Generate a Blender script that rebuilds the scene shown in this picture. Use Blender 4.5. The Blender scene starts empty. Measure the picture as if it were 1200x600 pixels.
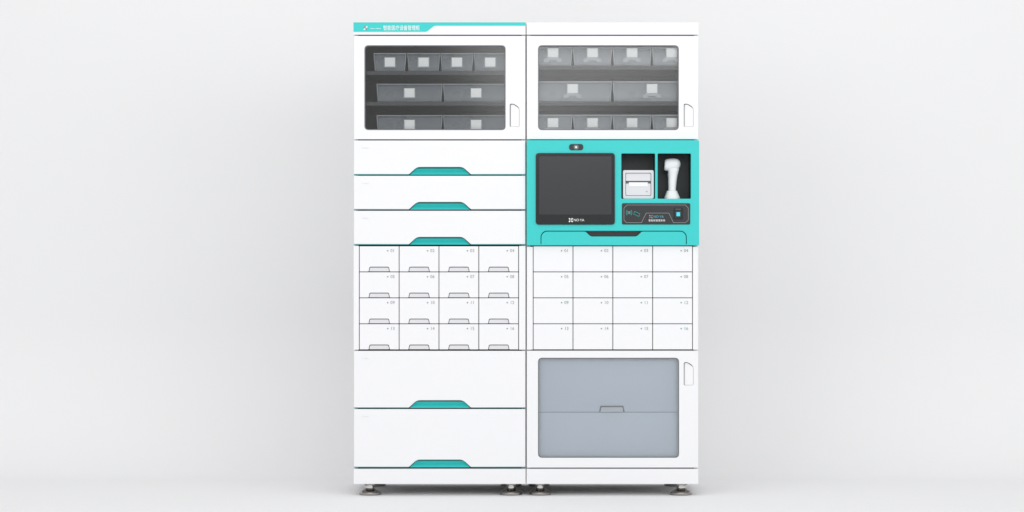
import bpy, bmesh, math
from mathutils import Vector, Matrix
S=0.0035
CX=600.0; CY=300.0
D=10.0
scene=bpy.context.scene
col=scene.collection
def X(px): return (px-616)*S
def Z(py): return (581-py)*S
CAMX=X(CX); CAMZ=Z(CY)
# ---------------- materials
def pbr(name,colr,rough=0.4,metal=0.0,spec=0.5,bump=0.0,bscale=900,var=0.0,vscale=4,coat=0.0,emit=0.0):
    m=bpy.data.materials.new(name); m.use_nodes=True
    nt=m.node_tree; b=nt.nodes["Principled BSDF"]
    b.inputs["Base Color"].default_value=(*colr,1)
    b.inputs["Roughness"].default_value=rough
    b.inputs["Metallic"].default_value=metal
    b.inputs["Specular IOR Level"].default_value=spec
    b.inputs["Coat Weight"].default_value=coat
    if emit>0:
        b.inputs["Emission Color"].default_value=(*colr,1); b.inputs["Emission Strength"].default_value=emit
    tc=nt.nodes.new("ShaderNodeTexCoord")
    if bump>0:
        n=nt.nodes.new("ShaderNodeTexNoise"); n.inputs["Scale"].default_value=bscale
        nt.links.new(tc.outputs["Object"],n.inputs["Vector"])
        bp=nt.nodes.new("ShaderNodeBump"); bp.inputs["Strength"].default_value=bump; bp.inputs["Distance"].default_value=0.0004
        nt.links.new(n.outputs["Fac"],bp.inputs["Height"]); nt.links.new(bp.outputs["Normal"],b.inputs["Normal"])
    if var>0:
        n2=nt.nodes.new("ShaderNodeTexNoise"); n2.inputs["Scale"].default_value=vscale; n2.inputs["Detail"].default_value=4
        nt.links.new(tc.outputs["Object"],n2.inputs["Vector"])
        mx=nt.nodes.new("ShaderNodeMix"); mx.data_type='RGBA'
        mx.inputs[6].default_value=(*[c*(1-var) for c in colr],1); mx.inputs[7].default_value=(*[min(1,c*(1+var)) for c in colr],1)
        nt.links.new(n2.outputs["Fac"],mx.inputs[0]); nt.links.new(mx.outputs[2],b.inputs["Base Color"])
        mr=nt.nodes.new("ShaderNodeMapRange"); mr.inputs[3].default_value=rough*0.85; mr.inputs[4].default_value=min(1,rough*1.15)
        nt.links.new(n2.outputs["Fac"],mr.inputs[0]); nt.links.new(mr.outputs[0],b.inputs["Roughness"])
    return m
WHITE=pbr("white_powder_coat",(0.845,0.845,0.86),0.42,bump=0.15,var=0.008)
WHITE2=pbr("white_plastic",(0.86,0.86,0.87),0.35)
SIDEW=pbr("carcass_white",(0.76,0.76,0.77),0.45,bump=0.15)
DARK=pbr("dark_gap",(0.03,0.03,0.033),0.7)
INNER=pbr("charcoal_interior",(0.085,0.093,0.10),0.55,var=0.05)
SHELF=pbr("dark_shelf",(0.035,0.038,0.042),0.45)
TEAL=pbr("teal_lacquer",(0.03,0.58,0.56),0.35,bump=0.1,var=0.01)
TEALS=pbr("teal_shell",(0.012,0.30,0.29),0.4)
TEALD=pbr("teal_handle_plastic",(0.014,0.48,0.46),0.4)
TEALR=pbr("teal_recess_shade",(0.008,0.17,0.165),0.5)  # handle teal darkened to stand for shade under the drawer edge
BLACK=pbr("black_plastic",(0.02,0.021,0.023),0.35)
CAV=pbr("dark_compartment_lining",(0.035,0.045,0.048),0.4)
BLACKG=pbr("black_glossy",(0.012,0.013,0.014),0.12)
SCREEN=pbr("dark_screen",(0.03,0.031,0.034),0.2)
GREY=pbr("grey_plastic",(0.42,0.43,0.45),0.4)
DGREY=pbr("dark_grey_plastic",(0.16,0.165,0.175),0.4)
LGREY=pbr("light_grey_plastic",(0.70,0.70,0.725),0.4)
BINM=pbr("smoky_bin_plastic",(0.155,0.175,0.195),0.28,var=0.12,vscale=9)
BINL=pbr("grey_bin_plastic",(0.26,0.285,0.31),0.28,var=0.12,vscale=9)
BINE=pbr("bin_rim_plastic",(0.42,0.445,0.47),0.28)
PAPER=pbr("label_paper",(0.97,0.98,0.98),0.6)
BLUEG=pbr("blue_grey_steel",(0.74,0.81,0.89),0.4,bump=0.1,var=0.015)
METAL=pbr("bright_chrome",(0.75,0.74,0.72),0.14,metal=1.0)
METALD=pbr("chrome_disc",(0.36,0.34,0.325),0.2,metal=1.0)
INK=pbr("grey_ink",(0.30,0.32,0.34),0.6)
INKG=pbr("grey_teal_ink",(0.20,0.34,0.33),0.6)
INKT=pbr("teal_ink",(0.02,0.46,0.42),0.6)
INKW=pbr("white_ink",(0.88,0.89,0.89),0.6)
LED=pbr("cyan_led",(0.05,0.55,0.70),0.3,emit=0.3)
INKC=pbr("cyan_ink",(0.08,0.42,0.52),0.6)
INKR=pbr("red_ink",(0.50,0.10,0.16),0.6)
def glassmat(name,tint,rough,film=0.0,filmcol=(0.7,0.75,0.8)):
    m=bpy.data.materials.new(name); m.use_nodes=True; nt=m.node_tree
    nt.nodes.clear()
    o=nt.nodes.new("ShaderNodeOutputMaterial"); t=nt.nodes.new("ShaderNodeBsdfTransparent"); g=nt.nodes.new("ShaderNodeBsdfGlossy")
    f=nt.nodes.new("ShaderNodeFresnel"); f.inputs[0].default_value=1.5
    mx=nt.nodes.new("ShaderNodeMixShader")
    t.inputs[0].default_value=(*tint,1); g.inputs["Roughness"].default_value=rough
    src=t.outputs[0]
    if film>0:
        d=nt.nodes.new("ShaderNodeBsdfDiffuse"); d.inputs[0].default_value=(*filmcol,1)
        m2=nt.nodes.new("ShaderNodeMixShader"); m2.inputs[0].default_value=film
        nt.links.new(t.outputs[0],m2.inputs[1]); nt.links.new(d.outputs[0],m2.inputs[2]); src=m2.outputs[0]
    nt.links.new(f.outputs[0],mx.inputs[0]); nt.links.new(src,mx.inputs[1]); nt.links.new(g.outputs[0],mx.inputs[2]); nt.links.new(mx.outputs[0],o.inputs[0])
    return m
GLASS=glassmat("tinted_glass",(0.99,0.995,0.995),0.13)
GLASSC=glassmat("frosted_film_glass",(0.99,0.995,1.0),0.15,0.16,(0.66,0.73,0.80))

# ---------------- geometry helpers (meshes in world coordinates)
def roundpoly(pts,r,n=5):
    out=[]; N=len(pts)
    for i,p in enumerate(pts):
        ri=r[i] if isinstance(r,(list,tuple)) else r
        p=Vector(p); a=Vector(pts[i-1]); b=Vector(pts[(i+1)%N])
        if ri<=0: out.append(tuple(p)); continue
        da=(a-p); db=(b-p); ra=min(ri,da.length*0.48); rb=min(ri,db.length*0.48)
        s=p+da.normalized()*ra; e=p+db.normalized()*rb
        for k in range(n+1):
            t=k/n; q=s*(1-t)**2+p*2*t*(1-t)+e*t*t
            out.append((q.x,q.y))
    return out
def rr(x0,y0,x1,y1,r=0,n=5):
    return roundpoly([(x0,y0),(x1,y0),(x1,y1),(x0,y1)],r,n)
def curve2mesh(cu):
    ob=bpy.data.objects.new("tmp",cu); col.objects.link(ob)
    dg=bpy.context.evaluated_depsgraph_get()
    me=bpy.data.meshes.new_from_object(ob.evaluated_get(dg))
    bpy.data.objects.remove(ob); bpy.data.curves.remove(cu)
    return me
ROT=Matrix.Rotation(math.radians(90),4,'X')
def plate(outs,yf,th,bev=0.0008,res=1):
    cu=bpy.data.curves.new("c",'CURVE'); cu.dimensions='2D'; cu.fill_mode='BOTH'
    cu.bevel_depth=bev; cu.bevel_resolution=res; cu.offset=-bev; cu.extrude=max(th/2-bev,0)
    for o in outs:
        sp=cu.splines.new('POLY'); sp.points.add(len(o)-1)
        for i,(a,b) in enumerate(o):
            sp.points[i].co=(X(a),Z(b),0,1)
        sp.use_cyclic_u=True
    me=curve2mesh(cu)
    me.transform(Matrix.Translation((0,yf+th/2,0))@ROT)
    return me
def text(s,px,py,size,yf,th=0.0008,bold=0.0,sx=1.0,align='CENTER'):
    cu=bpy.data.curves.new("t",'FONT'); cu.body=s; cu.size=size*S; cu.extrude=th/2
    cu.align_x=align; cu.align_y='CENTER'; cu.offset=bold*S; cu.resolution_u=3
    me=curve2mesh(cu)
    me.transform(Matrix.Translation((X(px),yf+th/2,Z(py)))@ROT@Matrix.Diagonal((sx,1,1,1)))
    return me
def box(x0,x1,y0,y1,z0,z1,bev=0.0,seg=2):
    bm=bmesh.new(); bmesh.ops.create_cube(bm,size=1)
    for v in bm.verts:
        v.co=Vector(((x0+x1)/2+v.co.x*(x1-x0),(y0+y1)/2+v.co.y*(y1-y0),(z0+z1)/2+v.co.z*(z1-z0)))
    if bev>0: bmesh.ops.bevel(bm,geom=bm.edges[:],offset=bev,segments=seg,affect='EDGES',profile=0.5)
    me=bpy.data.meshes.new("b"); bm.to_mesh(me); bm.free(); return me
def pbox(a,b,c,d,y0,y1,bev=0.0):
    return box(X(a),X(c),y0,y1,Z(d),Z(b),bev)
def prism(front,back):
    bm=bmesh.new(); f=[bm.verts.new(p) for p in front]; b=[bm.verts.new(p) for p in back]; n=len(f)
    bm.faces.new(f); bm.faces.new(b[::-1])
    for i in range(n): bm.faces.new((f[i],b[i],b[(i+1)%n],f[(i+1)%n]))
    bmesh.ops.recalc_face_normals(bm,faces=bm.faces[:])
    me=bpy.data.meshes.new("p"); bm.to_mesh(me); bm.free(); return me
def loft(rings,cap=True):
    bm=bmesh.new(); R=[[bm.verts.new(p) for p in r] for r in rings]; n=len(R[0])
    for a,b in zip(R[:-1],R[1:]):
        for i in range(n): bm.faces.new((a[i],a[(i+1)%n],b[(i+1)%n],b[i]))
    if cap: bm.faces.new(R[0][::-1]); bm.faces.new(R[-1])
    bmesh.ops.recalc_face_normals(bm,faces=bm.faces[:])
    me=bpy.data.meshes.new("l"); bm.to_mesh(me); bm.free(); return me
def lathe(cx,cy,prof,n=40):
    return loft([[(cx+r*math.cos(2*math.pi*k/n),cy+r*math.sin(2*math.pi*k/n),z) for k in range(n)] for r,z in prof])
def ringloft_z(cy,secs,n=28,p=1.0):
    out=[]
    for z,xc,rx,ry in secs:
        ring=[]
        for k in range(n):
            c=math.cos(2*math.pi*k/n); s=math.sin(2*math.pi*k/n)
            ring.append((xc+rx*math.copysign(abs(c)**p,c),cy+ry*math.copysign(abs(s)**p,s),z))
        out.append(ring)
    return loft(out)
WP={}
def add(name,pieces,parent=None,label=None,ang=24,**kw):
    bm=bmesh.new(); mats=[]
    for me,mat in pieces:
        if mat not in mats: mats.append(mat)
        idx=mats.index(mat); n0=len(bm.faces)
        bm.from_mesh(me); bm.faces.ensure_lookup_table()
        for f in bm.faces[n0:]: f.material_index=idx; f.smooth=True
        bpy.data.meshes.remove(me)
    lo=Vector((1e9,)*3); hi=Vector((-1e9,)*3)
    for v in bm.verts:
        for i in range(3): lo[i]=min(lo[i],v.co[i]); hi[i]=max(hi[i],v.co[i])
    c=(lo+hi)/2
    if parent is None: c.z=lo.z
    for v in bm.verts: v.co-=c
    me=bpy.data.meshes.new(name); bm.to_mesh(me); bm.free()
    for m in mats: me.materials.append(m)
    me.set_sharp_from_angle(angle=math.radians(ang))
    ob=bpy.data.objects.new(name,me); col.objects.link(ob)
    WP[ob.name]=c.copy()
    if parent: ob.parent=parent; ob.location=c-WP[parent.name]
    else: ob.location=c
    if label: ob["label"]=label
    for k,v in kw.items(): ob[k]=v
    return ob
def empty(name,loc,label,category,**kw):
    e=bpy.data.objects.new(name,None); col.objects.link(e); e.location=loc; e.empty_display_size=0.1
    WP[e.name]=Vector(loc); e["label"]=label; e["category"]=category
    for k,v in kw.items(): e[k]=v
    return e

CABL=empty("medicine_cabinet",(X(515),0.25,0),"tall white medicine cabinet with teal pull drawers and glass door","cabinet")
CABR=empty("medicine_cabinet",(X(717.5),0.25,0),"tall white medicine cabinet with teal control panel and screen","cabinet")

DEP=0.50
def carcass(cab,x0,x1):
    zt=Z(26.3); zb=Z(566.8); t=0.018
    xa=X(x0); xb=X(x1)
    P=[(box(xa,xa+t,0.021,DEP,zb,zt,0.001),SIDEW),(box(xb-t,xb,0.021,DEP,zb,zt,0.001),SIDEW),
       (box(xa+t,xb-t,DEP-0.012,DEP-0.001,zb+0.001,zt-0.001),SIDEW),
       (box(xa+t,xb-t,0.021,DEP-0.012,zt-t,zt-0.0005),SIDEW),
       (box(xa+t,xb-t,0.021,DEP-0.012,zb+0.0005,zb+t),SIDEW)]
    add("carcass",P,cab)
    I=[(box(xa+t,xb-t,DEP-0.016,DEP-0.013,zb+t,zt-t),INNER)]
    for py in (163.5,287.5,410,549):
        I.append((box(xa+t+0.001,xb-t-0.001,0.026,DEP-0.017,Z(py)-0.006,Z(py)+0.006),INNER))
    I.append((box(xa+t,xa+t+0.002,0.026,DEP-0.017,Z(163),Z(42)),INNER))
    I.append((box(xb-t-0.002,xb-t,0.026,DEP-0.017,Z(163),Z(42)),INNER))
    add("interior_lining",I,cab)
carcass(CABL,414.2,616.3); carcass(CABR,616.6,818.6)

def seam(cab,*outs): add("seam_gasket",[(plate(list(outs),0.0215,0.003,0),DARK)],cab)
seam(CABL,rr(415.5,38,615,164),rr(424,50,595,156))
seam(CABL,rr(415.5,164.2,615,549.5))
seam(CABR,rr(618,38,817.5,164),rr(628,50,798,156))
seam(CABR,rr(618,289,817.5,410))
seam(CABR,rr(618,410.2,817.5,549.5),rr(628,416,798,540))

def petals(px,py,r,yf,mats):
    out=[]
    for k in range(4):
        a=math.radians(45+90*k)
        base=[(0.20,0),(0.62,0.30),(1.25,0.27),(1.12,0.0),(1.25,-0.27),(0.62,-0.30)]
        pts=[(px+r*(u*math.cos(a)-v*math.sin(a)),py+r*(u*math.sin(a)+v*math.cos(a))) for u,v in base]
        out.append((plate([roundpoly(pts,r*0.1,3)],yf,0.0005,0),mats[k%len(mats)]))
    return out

hL=add("header_board",[(plate([rr(414.2,26.3,616,40.6,0.6)],0.0,0.02,0.001),WHITE)],CABL)
hR=add("header_board",[(plate([rr(617,26.3,818.6,40.6,0.6)],0.0,0.02,0.001),WHITE)],CABR)
add("name_banner",[(plate([roundpoly([(414.2,26.2),(616,26.2),(616,30),(509,30),(500,37.2),(414.2,37.2)],[.5,.5,.3,2,2,.3])],-0.0025,0.0024,0.0004),TEAL)],hL)
T=petals(428.5,33.0,2.4,-0.0032,[INKR,INKW])
T.append((text("智能医疗设备管理柜",470.5,33.2,6.2,-0.0034,0.0008,0.03,0.77),INKW))
T.append((text("smart cabinet",440.3,33.4,2.6,-0.0034,0.0008,0,0.9),INKW))
add("banner_lettering",T,hL)

# ------------- glass doors
def door_handle_cut(hx,hy):
    return roundpoly([(hx-5.6,hy-13.5),(hx-1,hy-13.5),(hx+5.6,hy-9),(hx+5.6,hy+13.5),(hx-5.6,hy+13.5)],[2,3,3,1.5,1.5])
def glass_door(cab,x0,y0,x1,y1,wx0,wy0,wx1,wy1,hx,hy,glass):
    d=add("door",[(plate([rr(x0,y0,x1,y1,0.8),rr(wx0,wy0,wx1,wy1,5),door_handle_cut(hx,hy)],0.0,0.018,0.001),WHITE)],cab)
    add("window_gasket",[(plate([rr(wx0-.1,wy0-.1,wx1+.1,wy1+.1,5),rr(wx0+1.1,wy0+1.1,wx1-1.1,wy1-1.1,4.2)],0.0015,0.008,0.0004),DGREY)],d)
    add("glass_pane",[(plate([rr(wx0+1.0,wy0+1.0,wx1-1.0,wy1-1.0,4.2)],0.004,0.004,0),glass)],d)
    o=door_handle_cut(hx,hy)
    sl=roundpoly([(hx-4.7,hy-12.5),(hx-1.4,hy-12.7),(hx+5.3,hy-8.1),(hx+5.3,hy+13.2),(hx-4.7,hy+13.2)],[1.5,2,2,1,1])
    def yy(a): 
        t=(a-(hx-4.7))/10.0; return 0.009-0.0080*max(0,min(1,t))**0.8
    fr=[(X(a),yy(a),Z(b)) for a,b in sl]; bk=[(p[0],0.0164,p[2]) for p in fr]
    add("door_pull",[(plate([o],0.0165,0.004,0),DGREY),(prism(fr,bk),WHITE2)],d)
    return d
glass_door(CABL,414.8,42.0,615.6,163.2,427,53,592.5,152.5,603,135,GLASS)
glass_door(CABR,617.4,42.0,818.2,163.2,630.5,53,795.5,152.5,807,135,GLASS)
dB=glass_door(CABR,617.4,411.0,818.2,548.0,630.5,419.3,795.8,536.5,807,438,GLASSC)
bm=bmesh.new()
def dot(px,py,r=0.5):
    vs=[bm.verts.new((X(px)+r*S*math.cos(a*math.pi/4),0.0033,Z(py)+r*S*math.sin(a*math.pi/4))) for a in range(8)]
    bm.faces.new(vs)
xx=636
while xx<791:
    for yy in (421.8,534): dot(xx,yy)
    xx+=2.6
yy=424.5
while yy<532:
    for xx in (633.2,793.1): dot(xx,yy)
    yy+=2.6
md=bpy.data.meshes.new("d"); bm.to_mesh(md); bm.free()
add("frit_dots",[(md,INK)],dB)

# ------------- shelves in upper compartments
def PXY(px,py,y):
    k=(D+y)/D
    return (CAMX+(X(px)-CAMX)*k, CAMZ+(Z(py)-CAMZ)*k)
YB=0.036
def shelf(cab,x0,x1,py,y0=YB):
    _,z=PXY(0,py,y0)
    add("shelf",[(box(X(x0)+0.021,X(x1)-0.021,y0-0.009,DEP-0.02,z-0.010,z,0.001),SHELF),
                 (box(X(x0)+0.021,X(x1)-0.021,y0-0.0115,y0-0.0095,z-0.012,z+0.003),SHELF)],cab)
    return z
def make_bin(w,h,d,light):
    t=0.003; m=BINL if light else BINM; e=BINE if light else BINL
    def sec(x0,x1):
        f=[(x0,0.0,0.0005),(x0,-0.003,h*0.40),(x0,0.010,h*0.90),(x0,0.013,h*0.90),(x0,0.001,h*0.40),(x0,0.003,0.0005)]
        return prism(f,[(x1,p[1],p[2]) for p in f])
    P=[(box(-w/2,w/2,0.004,d,0,t),m),(box(-w/2,-w/2+t,0.003,d,t,h*0.98),m),(box(w/2-t,w/2,0.003,d,t,h*0.98),m),
       (box(-w/2+t,w/2-t,d-t,d,t,h),m),
       (sec(-w/2+0.0005,w/2-0.0005),m),
       (box(-w/2-0.001,w/2+0.001,0.000,0.013,h*0.90,h*0.97,0.0015),e),
       (box(-w/2-0.001,-w/2+0.003,-0.006,0.006,0.003,h*0.90,0.001),e),
       (box(w/2-0.003,w/2+0.001,-0.006,0.006,0.003,h*0.90,0.001),e),
       (box(-w/2+0.006,w/2-0.006,-0.0055,-0.0005,h*0.05,h*0.12,0.001),m)]
    # draft: the moulded bin narrows towards its base
    tp=0.012
    for me,_ in P:
        for v in me.vertices:
            s=1-(tp/w)*(1-max(0,min(1,v.co.z/h))); v.co.x*=s
    return P
bin_protos={}
def place_bin(px,py_bottom,wpx,hpx,light,labpy,key,tab):
    x,zb=PXY(px,py_bottom,YB); w=wpx*S*1.004-0.003; h=hpx*S
    lbl=("pale grey" if light else "smoky grey")+" plastic bin with white label behind glass"
    lx,lz=PXY(px,labpy,YB)
    if key not in bin_protos:
        P=make_bin(w,h,0.32,light)
        for me,_ in P: me.transform(Matrix.Translation((x,YB,zb)))
        zt=lz+5.8*S; zm=lz-5.8*S; zl=lz-11*S if tab else lz-6.6*S
        if tab:
            fr=[(lx-7*S,zt),(lx+7*S,zt),(lx+7*S,zm),(lx+10.5*S,zm-1.5*S),(lx+10.5*S,zl),(lx+5*S,zl),(lx+4*S,zl+2.2*S),(lx-4*S,zl+2.2*S),(lx-5*S,zl),(lx-10.5*S,zl),(lx-10.5*S,zm-1.5*S),(lx-7*S,zm)]
        else:
            fr=[(lx-7*S,zt),(lx+7*S,zt),(lx+7.6*S,zl),(lx-7.6*S,zl)]
        f3=[(a_,YB-0.0075,b_) for a_,b_ in fr]; b3=[(a_,YB+0.004,b_) for a_,b_ in fr]
        b=add("storage_bin",P,None,lbl,category="storage bin",group="plastic storage bins behind the glass doors")
        kids=[add("label_holder",[(prism(f3,b3),BINE if light else BINL)],b)]
        kids.append(add("label",[(box(lx-6*S,lx+6*S,YB-0.0095,YB-0.0077,lz-5.3*S,lz+5.3*S,0.0003),PAPER)],b))
        bin_protos[key]=(b,kids,x,zb)
    else:
        b0,kids0,x0,z0=bin_protos[key]
        b=b0.copy(); col.objects.link(b); b.location=b0.location+Vector((x-x0,0,zb-z0)); b["label"]=lbl
        for k in kids0:
            c=k.copy(); c.parent=b; col.objects.link(c)
            c.location=k.location.copy()
for py in (84.5,120.5): shelf(CABL,414.2,616.3,py)
for px in (457,496.5,535.5,574.5): place_bin(px,84.3,39,23,False,73,"L1",False)
for px in (480,558): place_bin(px,120.3,78,23,False,109,"L2",False)
for px in (480,558): place_bin(px,157,78,23,False,146,"L3",False)
for py in (78.5,120.5): shelf(CABR,616.6,818.6,py)
for px in (648,694.3,740.6,787): place_bin(px,78.3,46.3,24,True,62,"R1",True)
for px in (671,764): place_bin(px,120.3,92.6,26,True,104,"R2",True)
for px in (648,694.3,740.6,787): place_bin(px,157,46.3,23.5,True,144,"R3",True)

# ------------- big drawers
def wide_drawer(cab,y0,y1):
    a,b=414.8,615.6; h=9.2
    yb=y1-0.75
    out=roundpoly([(a,y0),(b,y0),(b,yb),(551.6,yb),(542.4,y1-h),(488.6,y1-h),(479.4,yb),(a,yb)],[.8,.8,.2,.8,4,4,.8,.2])
    d=add("drawer",[(plate([out],0.0,0.018,0.001),WHITE)],cab)
    pieces=[]
    # concave finger scoop, deep under the front edge and coming forward at the lip
    prof=[(7.4,0.0178),(6.2,0.0172),(4.9,0.0155),(3.5,0.0120),(2.0,0.0070),(0.1,0.0015)]
    def hw(q): return 35.3-q*(9.0/9.2)*1.0
    bm=bmesh.new(); rows=[]
    for q,yv in prof:
        rows.append((bm.verts.new((X(515.5-hw(q)),yv,Z(y1-q))),bm.verts.new((X(515.5+hw(q)),yv,Z(y1-q)))))
    for r0,r1 in zip(rows[:-1],rows[1:]): bm.faces.new((r0[0],r1[0],r1[1],r0[1]))
    bl=[bm.verts.new((v.co.x,0.0182,v.co.z)) for v in rows[-1]]
    bm.faces.new((rows[-1][0],bl[0],bl[1],rows[-1][1]))
    me=bpy.data.meshes.new("s"); bm.to_mesh(me); bm.free()
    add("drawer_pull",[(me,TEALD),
        (plate([roundpoly([(478,y1-.1),(487,y1-h-.6),(544,y1-h-.6),(553,y1-.1)],[0,3,3,0])],0.0190,0.0022,0),TEALR)],d,ang=40)  # recess backing with the shade above the scoop painted in as darker teal
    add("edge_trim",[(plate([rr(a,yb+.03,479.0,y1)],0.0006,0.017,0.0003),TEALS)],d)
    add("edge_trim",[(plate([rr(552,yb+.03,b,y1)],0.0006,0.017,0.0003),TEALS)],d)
    add("lettering",[(text("X smart",428,y0+8.8,2.4,-0.0006,0.0005),LGREY)],d)
wide_drawer(CABL,164.6,204.8); wide_drawer(CABL,206.0,245.8); wide_drawer(CABL,247.0,286.8)
wide_drawer(CABL,411.2,478.2); wide_drawer(CABL,479.4,547.8)

# ------------- grids of small drawers
add("side_post",[(plate([rr(414.4,288.2,420.6,409.8,.4)],0.0,0.018,0.0008),WHITE)],CABL)
add("side_post",[(plate([rr(608.2,288.2,615.8,409.8,.4)],0.0,0.018,0.0008),WHITE)],CABL)
add("side_post",[(plate([rr(617.4,289.2,624.4,409.8,.4)],0.0,0.018,0.0008),WHITE)],CABR)
add("side_post",[(plate([rr(812,289.2,818.2,409.8,.4)],0.0,0.018,0.0008),WHITE)],CABR)
def grid(cab,x0,x1,handles):
    y0,y1=288.2,409.9; cw=(x1-x0)/4; ch=(y1-y0)/4; n=0
    for r in range(4):
        for c in range(4):
            n+=1
            a=x0+c*cw+.45; b=x0+(c+1)*cw-.45; t=y0+r*ch+.45; u=y0+(r+1)*ch-.45
            m=(a+b)/2
            if handles:
                out=roundpoly([(a,t),(b,t),(b,u),(m+12.5,u),(m+11.3,u-5.6),(m-11.3,u-5.6),(m-12.5,u),(a,u)],[.4,.4,.4,.4,1.5,1.5,.4,.4])
            else: out=rr(a,t,b,u,.4)
            d=add("small_drawer",[(plate([out],0.001,0.016,0.0006),WHITE)],cab)
            if handles:
                add("drawer_pull",[(plate([roundpoly([(m+13,u+.1),(m+12,u-7),(m-12,u-7),(m-13,u+.1)],.3)],0.0175,0.003,0),DGREY),
                    (plate([roundpoly([(m+11.8,u-.1),(m+10.7,u-4.7),(m-10.7,u-4.7),(m-11.8,u-.1)],1)],0.002,0.0152,0.0012),LGREY)],d)
            ink=INKG if (not handles and (r>=2 and (n%2==1 or c==3))) else INK
            add("number_label",[(text("%02d"%n,b-7.2,t+5.2,5.2,0.0003,0.0006,0.0),ink),
                    (plate([roundpoly([(b-14,t+5.2),(b-12.9,t+4.1),(b-11.8,t+5.2),(b-12.9,t+6.3)],0)],0.0003,0.0006,0),ink)],d)
grid(CABL,421,607.8,True); grid(CABR,624.8,811.6,False)

# ------------- teal control unit
YF=-0.012
drawer_hole=roundpoly([(633.5,286.2),(633.5,275),(638,270.5),(800,270.5),(804.5,275),(804.5,286.2)],[.3,3,3,3,3,.3])
panel=add("control_panel",[(plate([rr(617.2,164.4,819.2,287.6,2),rr(728,180,767.5,233,1.5),rr(770.5,180,809.5,233,1.5),drawer_hole],YF,0.02,0.0018,2),TEAL)],CABR)
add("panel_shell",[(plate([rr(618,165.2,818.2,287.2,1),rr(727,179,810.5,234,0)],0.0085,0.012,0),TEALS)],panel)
def cavity(x0,y0,x1,y1,dep):
    t=0.6; ya=0.009
    return [(pbox(x0-t,y0-t,x0,y1+t,ya,dep),CAV),(pbox(x1,y0-t,x1+t,y1+t,ya,dep),CAV),
            (pbox(x0,y0-t,x1,y0,ya,dep),CAV),(pbox(x0,y1,x1,y1+t,ya,dep),CAV),(pbox(x0-t,y0-t,x1+t,y1+t,dep,dep+0.002),CAV)]
add("open_compartment",cavity(727.8,179.8,767.7,233.2,0.13),panel)
add("open_compartment",cavity(770.3,179.8,809.7,233.2,0.13),panel)
add("touch_screen",[(plate([rr(627.8,179.6,720.4,263.4,4)],YF-0.006,0.0058,0.0015,2),BLACKG)],panel)
add("display",[(plate([rr(631.8,183.4,716.4,251.5,1.2)],YF-0.0066,0.0005,0.0),SCREEN)],panel)
add("screen_logo",petals(668.8,258,2.5,YF-0.0067,[INKW])+[(text("NO·YA",678.2,258.1,4.2,YF-0.0068,0.0006,0.0,0.95),INKW)],panel)
add("webcam",[(plate([rr(666.8,169,683.4,176.2,3.5,8)],YF-0.003,0.0028,0.0008),BLACK),
    (plate([rr(672,169.9,678,175.5,2.9,8)],YF-0.0045,0.0014,0.0005),DGREY),
    (plate([rr(673.8,171.6,676.2,173.8,1.2,8)],YF-0.0052,0.0006,0.0),INKW)],panel)
def strokes(pts,w,yf,mat,closed=False):
    out=[]; N=len(pts)
    for i in range(N if closed else N-1):
        a=Vector(pts[i]); b=Vector(pts[(i+1)%N]); d=(b-a).normalized(); nn=Vector((-d.y,d.x))*w/2
        e=d*w*0.3
        out.append((plate([[tuple(a-e+nn),tuple(b+e+nn),tuple(b+e-nn),tuple(a-e-nn)]],yf-0.00004*i,0.0004,0),mat))
    return out
add("card_reader",[(plate([rr(728.6,238.2,808.6,263.2,2)],YF-0.002,0.0018,0.0005),BLACK)],panel)
add("reader_outline",strokes([(731,244),(734.5,240.3),(803,240.3),(806.3,244),(806.3,258),(803,261),(789,261),(783.5,249.8),(757,249.8),(751.5,261),(734,261),(731,258)],0.3,YF-0.0026,GREY,True),panel)
ic=[(plate([rr(736.4,247.6,737.6,250.8,.6)],YF-0.0026,0.0005,0),INKG)]
for k,rad in enumerate((2.6,4.2)):
    for sg in (1,-1):
        pts=[(737+sg*rad*0.8*math.cos(t),249.2+rad*math.sin(t)) for t in [(-0.8+1.6*j/6) for j in range(7)]]
        ic+=strokes(pts,0.35,YF-0.0027,INKT)
ic+=strokes([(743.5,247.8),(749.6,250.6),(748.4,253.7),(742.3,250.9)],0.35,YF-0.0027,INKT,True)
add("contactless_symbol",ic,panel)
add("reader_logo",petals(762.5,254.0,2.2,YF-0.0028,[INKC,INKR])+[(text("NO·YA",771.5,254.1,4.0,YF-0.0028,0.0006,0.0,0.95),INKC),
    (text("智能柜管理系统",769.5,258.6,2.8,YF-0.0028,0.0006,0.0),INKW)],panel)
add("fingerprint_reader",[(plate([rr(789,243.6,800,257.2,1.5)],YF-0.004,0.002,0.0006),BLACKG),
    (plate([rr(790.8,247.2,798.2,255,.8)],YF-0.0048,0.0008,0.0002),BLACK),
    (plate([rr(792.4,248.8,796.6,253.4,.6)],YF-0.0054,0.0006,0.0001),LED),(plate([rr(791.2,244.9,797.6,245.5,.3)],YF-0.0048,0.0008,0.0),DGREY)],panel)
kd=roundpoly([(634.4,286.6),(634.4,275.4),(638.6,271.4),(686,271.4),(692,277.2),(746,277.2),(752,271.4),(799.6,271.4),(803.6,275.4),(803.6,286.6)],[.3,3,3,1.5,2.5,2.5,1.5,3,3,.3])
kb=add("keyboard_drawer",[(plate([kd],YF+0.001,0.018,0.001),TEAL)],CABR)
add("drawer_pull",[(plate([rr(684,271.2,754,279)],0.0075,0.0008,0.0),BLACK)],kb)

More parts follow.
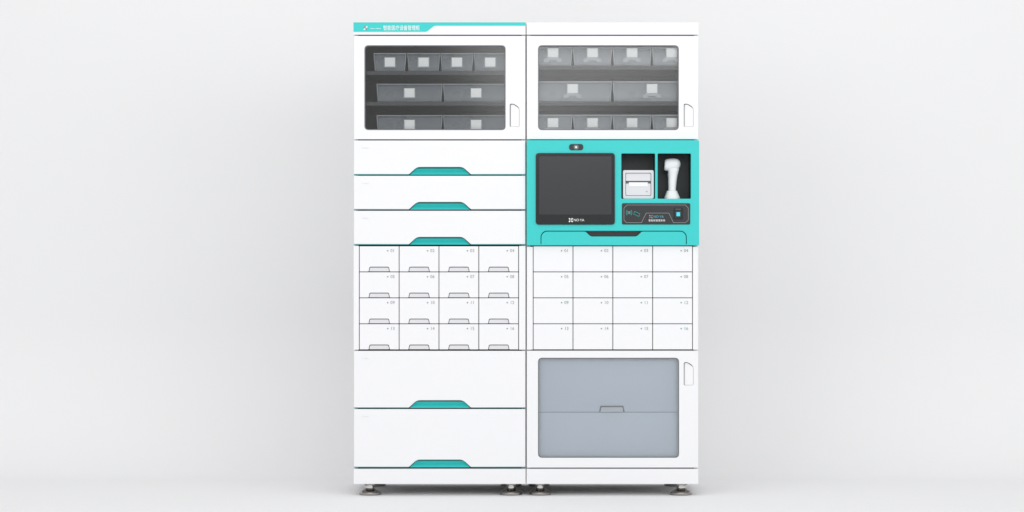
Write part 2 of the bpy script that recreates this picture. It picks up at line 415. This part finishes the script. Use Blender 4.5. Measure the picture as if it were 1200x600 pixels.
# label printer standing in first compartment
def prn():
    a,b,c,d=730.0,199.4,766.2,232.9
    e=add("label_printer",[(plate([rr(a,b,c,d,2),rr(a+3,b+3.2,c-3,d-3.4,1)],0.000,0.014,0.0014,2),LGREY),
        (pbox(a+.4,b+.4,c-.4,d-.1,0.0165,0.12,0.003),GREY)],None,
        "light grey label printer standing in the dark open compartment",category="printer")
    add("cover",[(plate([rr(a+3.5,b+3.7,c-3.5,b+12.6,.8)],0.005,0.009,0.0012),LGREY)],e)
    add("cover",[(plate([rr(a+3.5,b+15.6,c-3.5,d-3.9,.8)],0.005,0.009,0.0012),LGREY)],e)
    add("paper_slot",[(pbox(a+3.6,b+12.8,c-3.6,b+15.4,0.0120,0.0163),DGREY)],e)
    add("paper_strip",[(plate([rr(a+7,b+14.2,c-7,b+19,.3)],0.0036,0.0010,0),WHITE2)],e)
    add("feed_button",[(plate([rr(c-9.5,b+24.4,c-7.1,b+25.6,.6)],0.0042,0.0007,0),GREY)],e)
prn()
# handheld barcode scanner
def scn():
    cy=0.045
    z=Z
    def head(secs,n=40,p=0.85):
        ang=math.radians(-4); px0,pz0=788.8,192.2
        rings=[]
        for u,o,rz,ry in secs:
            cx=px0+u*math.cos(ang)+o*math.sin(ang); cz=pz0+u*math.sin(ang)+o
            ring=[]
            for k in range(n):
                t=2*math.pi*k/n
                c_=math.cos(t); s_=math.sin(t)
                s2=math.copysign(abs(s_)**p,s_); c2=math.copysign(abs(c_)**p,c_)
                dz=rz*s2
                ring.append((X(cx-dz*math.sin(ang)),cy+ry*S*c2,Z(cz-dz*math.cos(ang))))
            rings.append(ring)
        return loft(rings)
    sc=add("barcode_scanner",[
      (ringloft_z(cy,[(z(226),X(788.4),4.2*S,4.8*S),(z(220),X(788.5),4.6*S,5.0*S),(z(212),X(788.8),5.0*S,5.2*S),(z(205),X(789.4),5.5*S,5.4*S),(z(201),X(789.7),6.2*S,5.8*S),(z(198),X(789.7),7.0*S,6.2*S),(z(194),X(789.4),7.4*S,6.0*S)],36,0.85),WHITE2),
      (head([(-9.6,0,5.0,5.8),(-9.0,0,6.2,6.9),(-7.2,0,7.0,7.5),(-3,0,7.3,7.7),(1,0,7.2,7.5),(5,0.2,6.5,6.9),(7.4,0.4,5.2,5.6),(9,0.6,3.2,3.6),(9.6,.7,1.0,1.4)]),WHITE2)],
      None,"white handheld barcode scanner upright in its stand",category="barcode scanner",ang=50)
    add("scan_window",[(head([(-10.2,0,3.4,4.2),(-9.5,0,4.3,5.1)]),BLACKG)],sc,ang=50)
    add("trigger",[(ringloft_z(cy,[(z(209),X(784.6),0.4*S,1.2*S),(z(206.5),X(784.1),0.8*S,1.8*S),(z(203.5),X(783.9),0.8*S,1.8*S),(z(201.8),X(784.4),0.5*S,1.4*S)],20),GREY)],sc,ang=50)
    add("stand",[(ringloft_z(cy,[(z(232.9),X(788.4),9.4*S,9.6*S),(z(230.8),X(788.4),9.4*S,9.6*S),(z(229.8),X(788.4),8.6*S,8.8*S),(z(225.6),X(788.2),7.0*S,7.6*S),(z(223.6),X(788.2),6.2*S,7.0*S),(z(223.1),X(788.2),5.6*S,6.2*S)],36,0.75),WHITE2)],sc,ang=40)
scn()

# ------------- lower right compartment contents (inner drawers)
yi=0.028
def irect(x0,y0,x1,y1):
    a,zt=PXY(x0,y0,yi); b,zb=PXY(x1,y1,yi); return a,b,zb,zt
a,b,zb,zt=irect(622,413.5,812,482.6)
i1=add("inner_drawer",[(box(a,b,yi,0.4,zb,zt,0.001),BLUEG)],CABR)
a,b,zb,zt=irect(622,483.4,812,547)
i2=add("inner_drawer",[(box(a,b,yi,0.4,zb,zt,0.001),BLUEG)],CABR)
def tr(l,y):
    return [(PXY(a_,b_,yi)[0],y,PXY(a_,b_,yi)[1]) for a_,b_ in l]
o1=[(702.0,482.6),(703.5,475.5),(730.5,475.5),(732,482.6)]; o2=[(703.6,482.5),(704.9,477.2),(729.1,477.2),(730.4,482.5)]
add("drawer_pull",[(prism(tr(o1,yi-0.004),tr(o1,yi-0.0003)),DARK),(prism(tr(o2,yi-0.010),tr(o2,yi-0.0045)),LGREY)],i1)

# ------------- plinths and feet
add("plinth",[(plate([rr(414.4,549.4,616,567.2,.8)],0.002,0.018,0.0012),WHITE)],CABL)
add("plinth",[(plate([rr(617,549.4,818.4,567.2,.8)],0.002,0.018,0.0012),WHITE)],CABR)
def foot(cab,px,y):
    z=lambda p: Z(p)
    add("levelling_foot",[(lathe(X(px),y,[(12.2*S,0.0),(13.0*S,z(580.3)),(13.0*S,z(578.4)),(12.0*S,z(577.2)),(9.6*S,z(576.0)),(7.0*S,z(574.8)),(5.6*S,z(573.8)),(4.8*S,z(573.2)),(0.001,z(573.1))]),METALD),
        (lathe(X(px),y,[(3.4*S,z(573.4)),(3.4*S,z(568.0))]),METAL),
        (lathe(X(px),y,[(5.8*S,z(572.6)),(6.2*S,z(572.4)),(6.2*S,z(570.6)),(5.8*S,z(570.4))],6),METAL),
        (lathe(X(px),y,[(7.4*S,z(569.2)),(7.6*S,z(569.0)),(7.6*S,z(567.0)),(7.4*S,z(566.8))]),METALD)],cab,ang=30)
for cab,xs in ((CABL,(433,599)),(CABR,(633,799))):
    for px in xs:
        for y in (0.048,0.44): foot(cab,px,y)

# ------------- studio cyclorama
bm=bmesh.new(); prof=[]
YW=1.4; R=0.7
prof+= [(-14,0.0),(-6,0.0),(-1,0.0),(YW-R,0.0)]
for k in range(1,25):
    t=k/24*math.pi/2; prof.append((YW-R+R*math.sin(t),R-R*math.cos(t)))
prof.append((YW,7.0))
rows=[]
for (y,z_) in prof: rows.append([bm.verts.new((x,y,z_)) for x in (-9,-4,0,4,9)])
for r0,r1 in zip(rows[:-1],rows[1:]):
    for i in range(4): 
        f=bm.faces.new((r0[i],r0[i+1],r1[i+1],r1[i])); f.smooth=True
me=bpy.data.meshes.new("ground"); bm.to_mesh(me); bm.free()
BACK=pbr("studio_paper",(0.825,0.825,0.827),0.8,spec=0.15,var=0.004,vscale=1.2)
me.materials.append(BACK)
g=bpy.data.objects.new("ground",me); col.objects.link(g); g["kind"]="structure"; g["label"]="seamless pale grey studio floor and backdrop"

# ------------- light
w=bpy.data.worlds.new("World"); scene.world=w; w.use_nodes=True
bg=w.node_tree.nodes["Background"]; bg.inputs[0].default_value=(0.985,0.99,1.0,1); bg.inputs[1].default_value=0.81
def area(name,loc,target,sx,sy,p,roll=0,c=(1,1,1)):
    l=bpy.data.lights.new(name,'AREA'); l.shape='RECTANGLE'; l.size=sx; l.size_y=sy; l.energy=p; l.color=c
    o=bpy.data.objects.new(name,l); col.objects.link(o); o.location=loc
    q=(Vector(target)-Vector(loc)).to_track_quat('-Z','Y')
    o.rotation_euler=(q.to_matrix().to_4x4()@Matrix.Rotation(roll,4,'Z')).to_euler()
    return o
area("softbox_key",(-4.0,-6.0,3.4),(-0.3,0,1.0),4,4,76)
area("softbox_fill",(1.3,-6.5,3.15),(0,0,1.2),3.8,1.7,50,math.radians(20))
area("softbox_side",(4.5,-5.5,2.6),(0.6,0,1.0),3,3,60)
area("softbox_top",(0,-1.2,4.5),(0,0.0,1.0),4,2,22)

cam=bpy.data.cameras.new("camera"); co=bpy.data.objects.new("camera",cam); col.objects.link(co)
co.location=(CAMX,-D,CAMZ); co.rotation_euler=(math.radians(90),0,0)
cam.sensor_width=36; cam.lens=36*D/(1200*S); cam.clip_end=100
scene.camera=co
scene.view_settings.view_transform='Standard'; scene.view_settings.look='None'; scene.view_settings.exposure=0
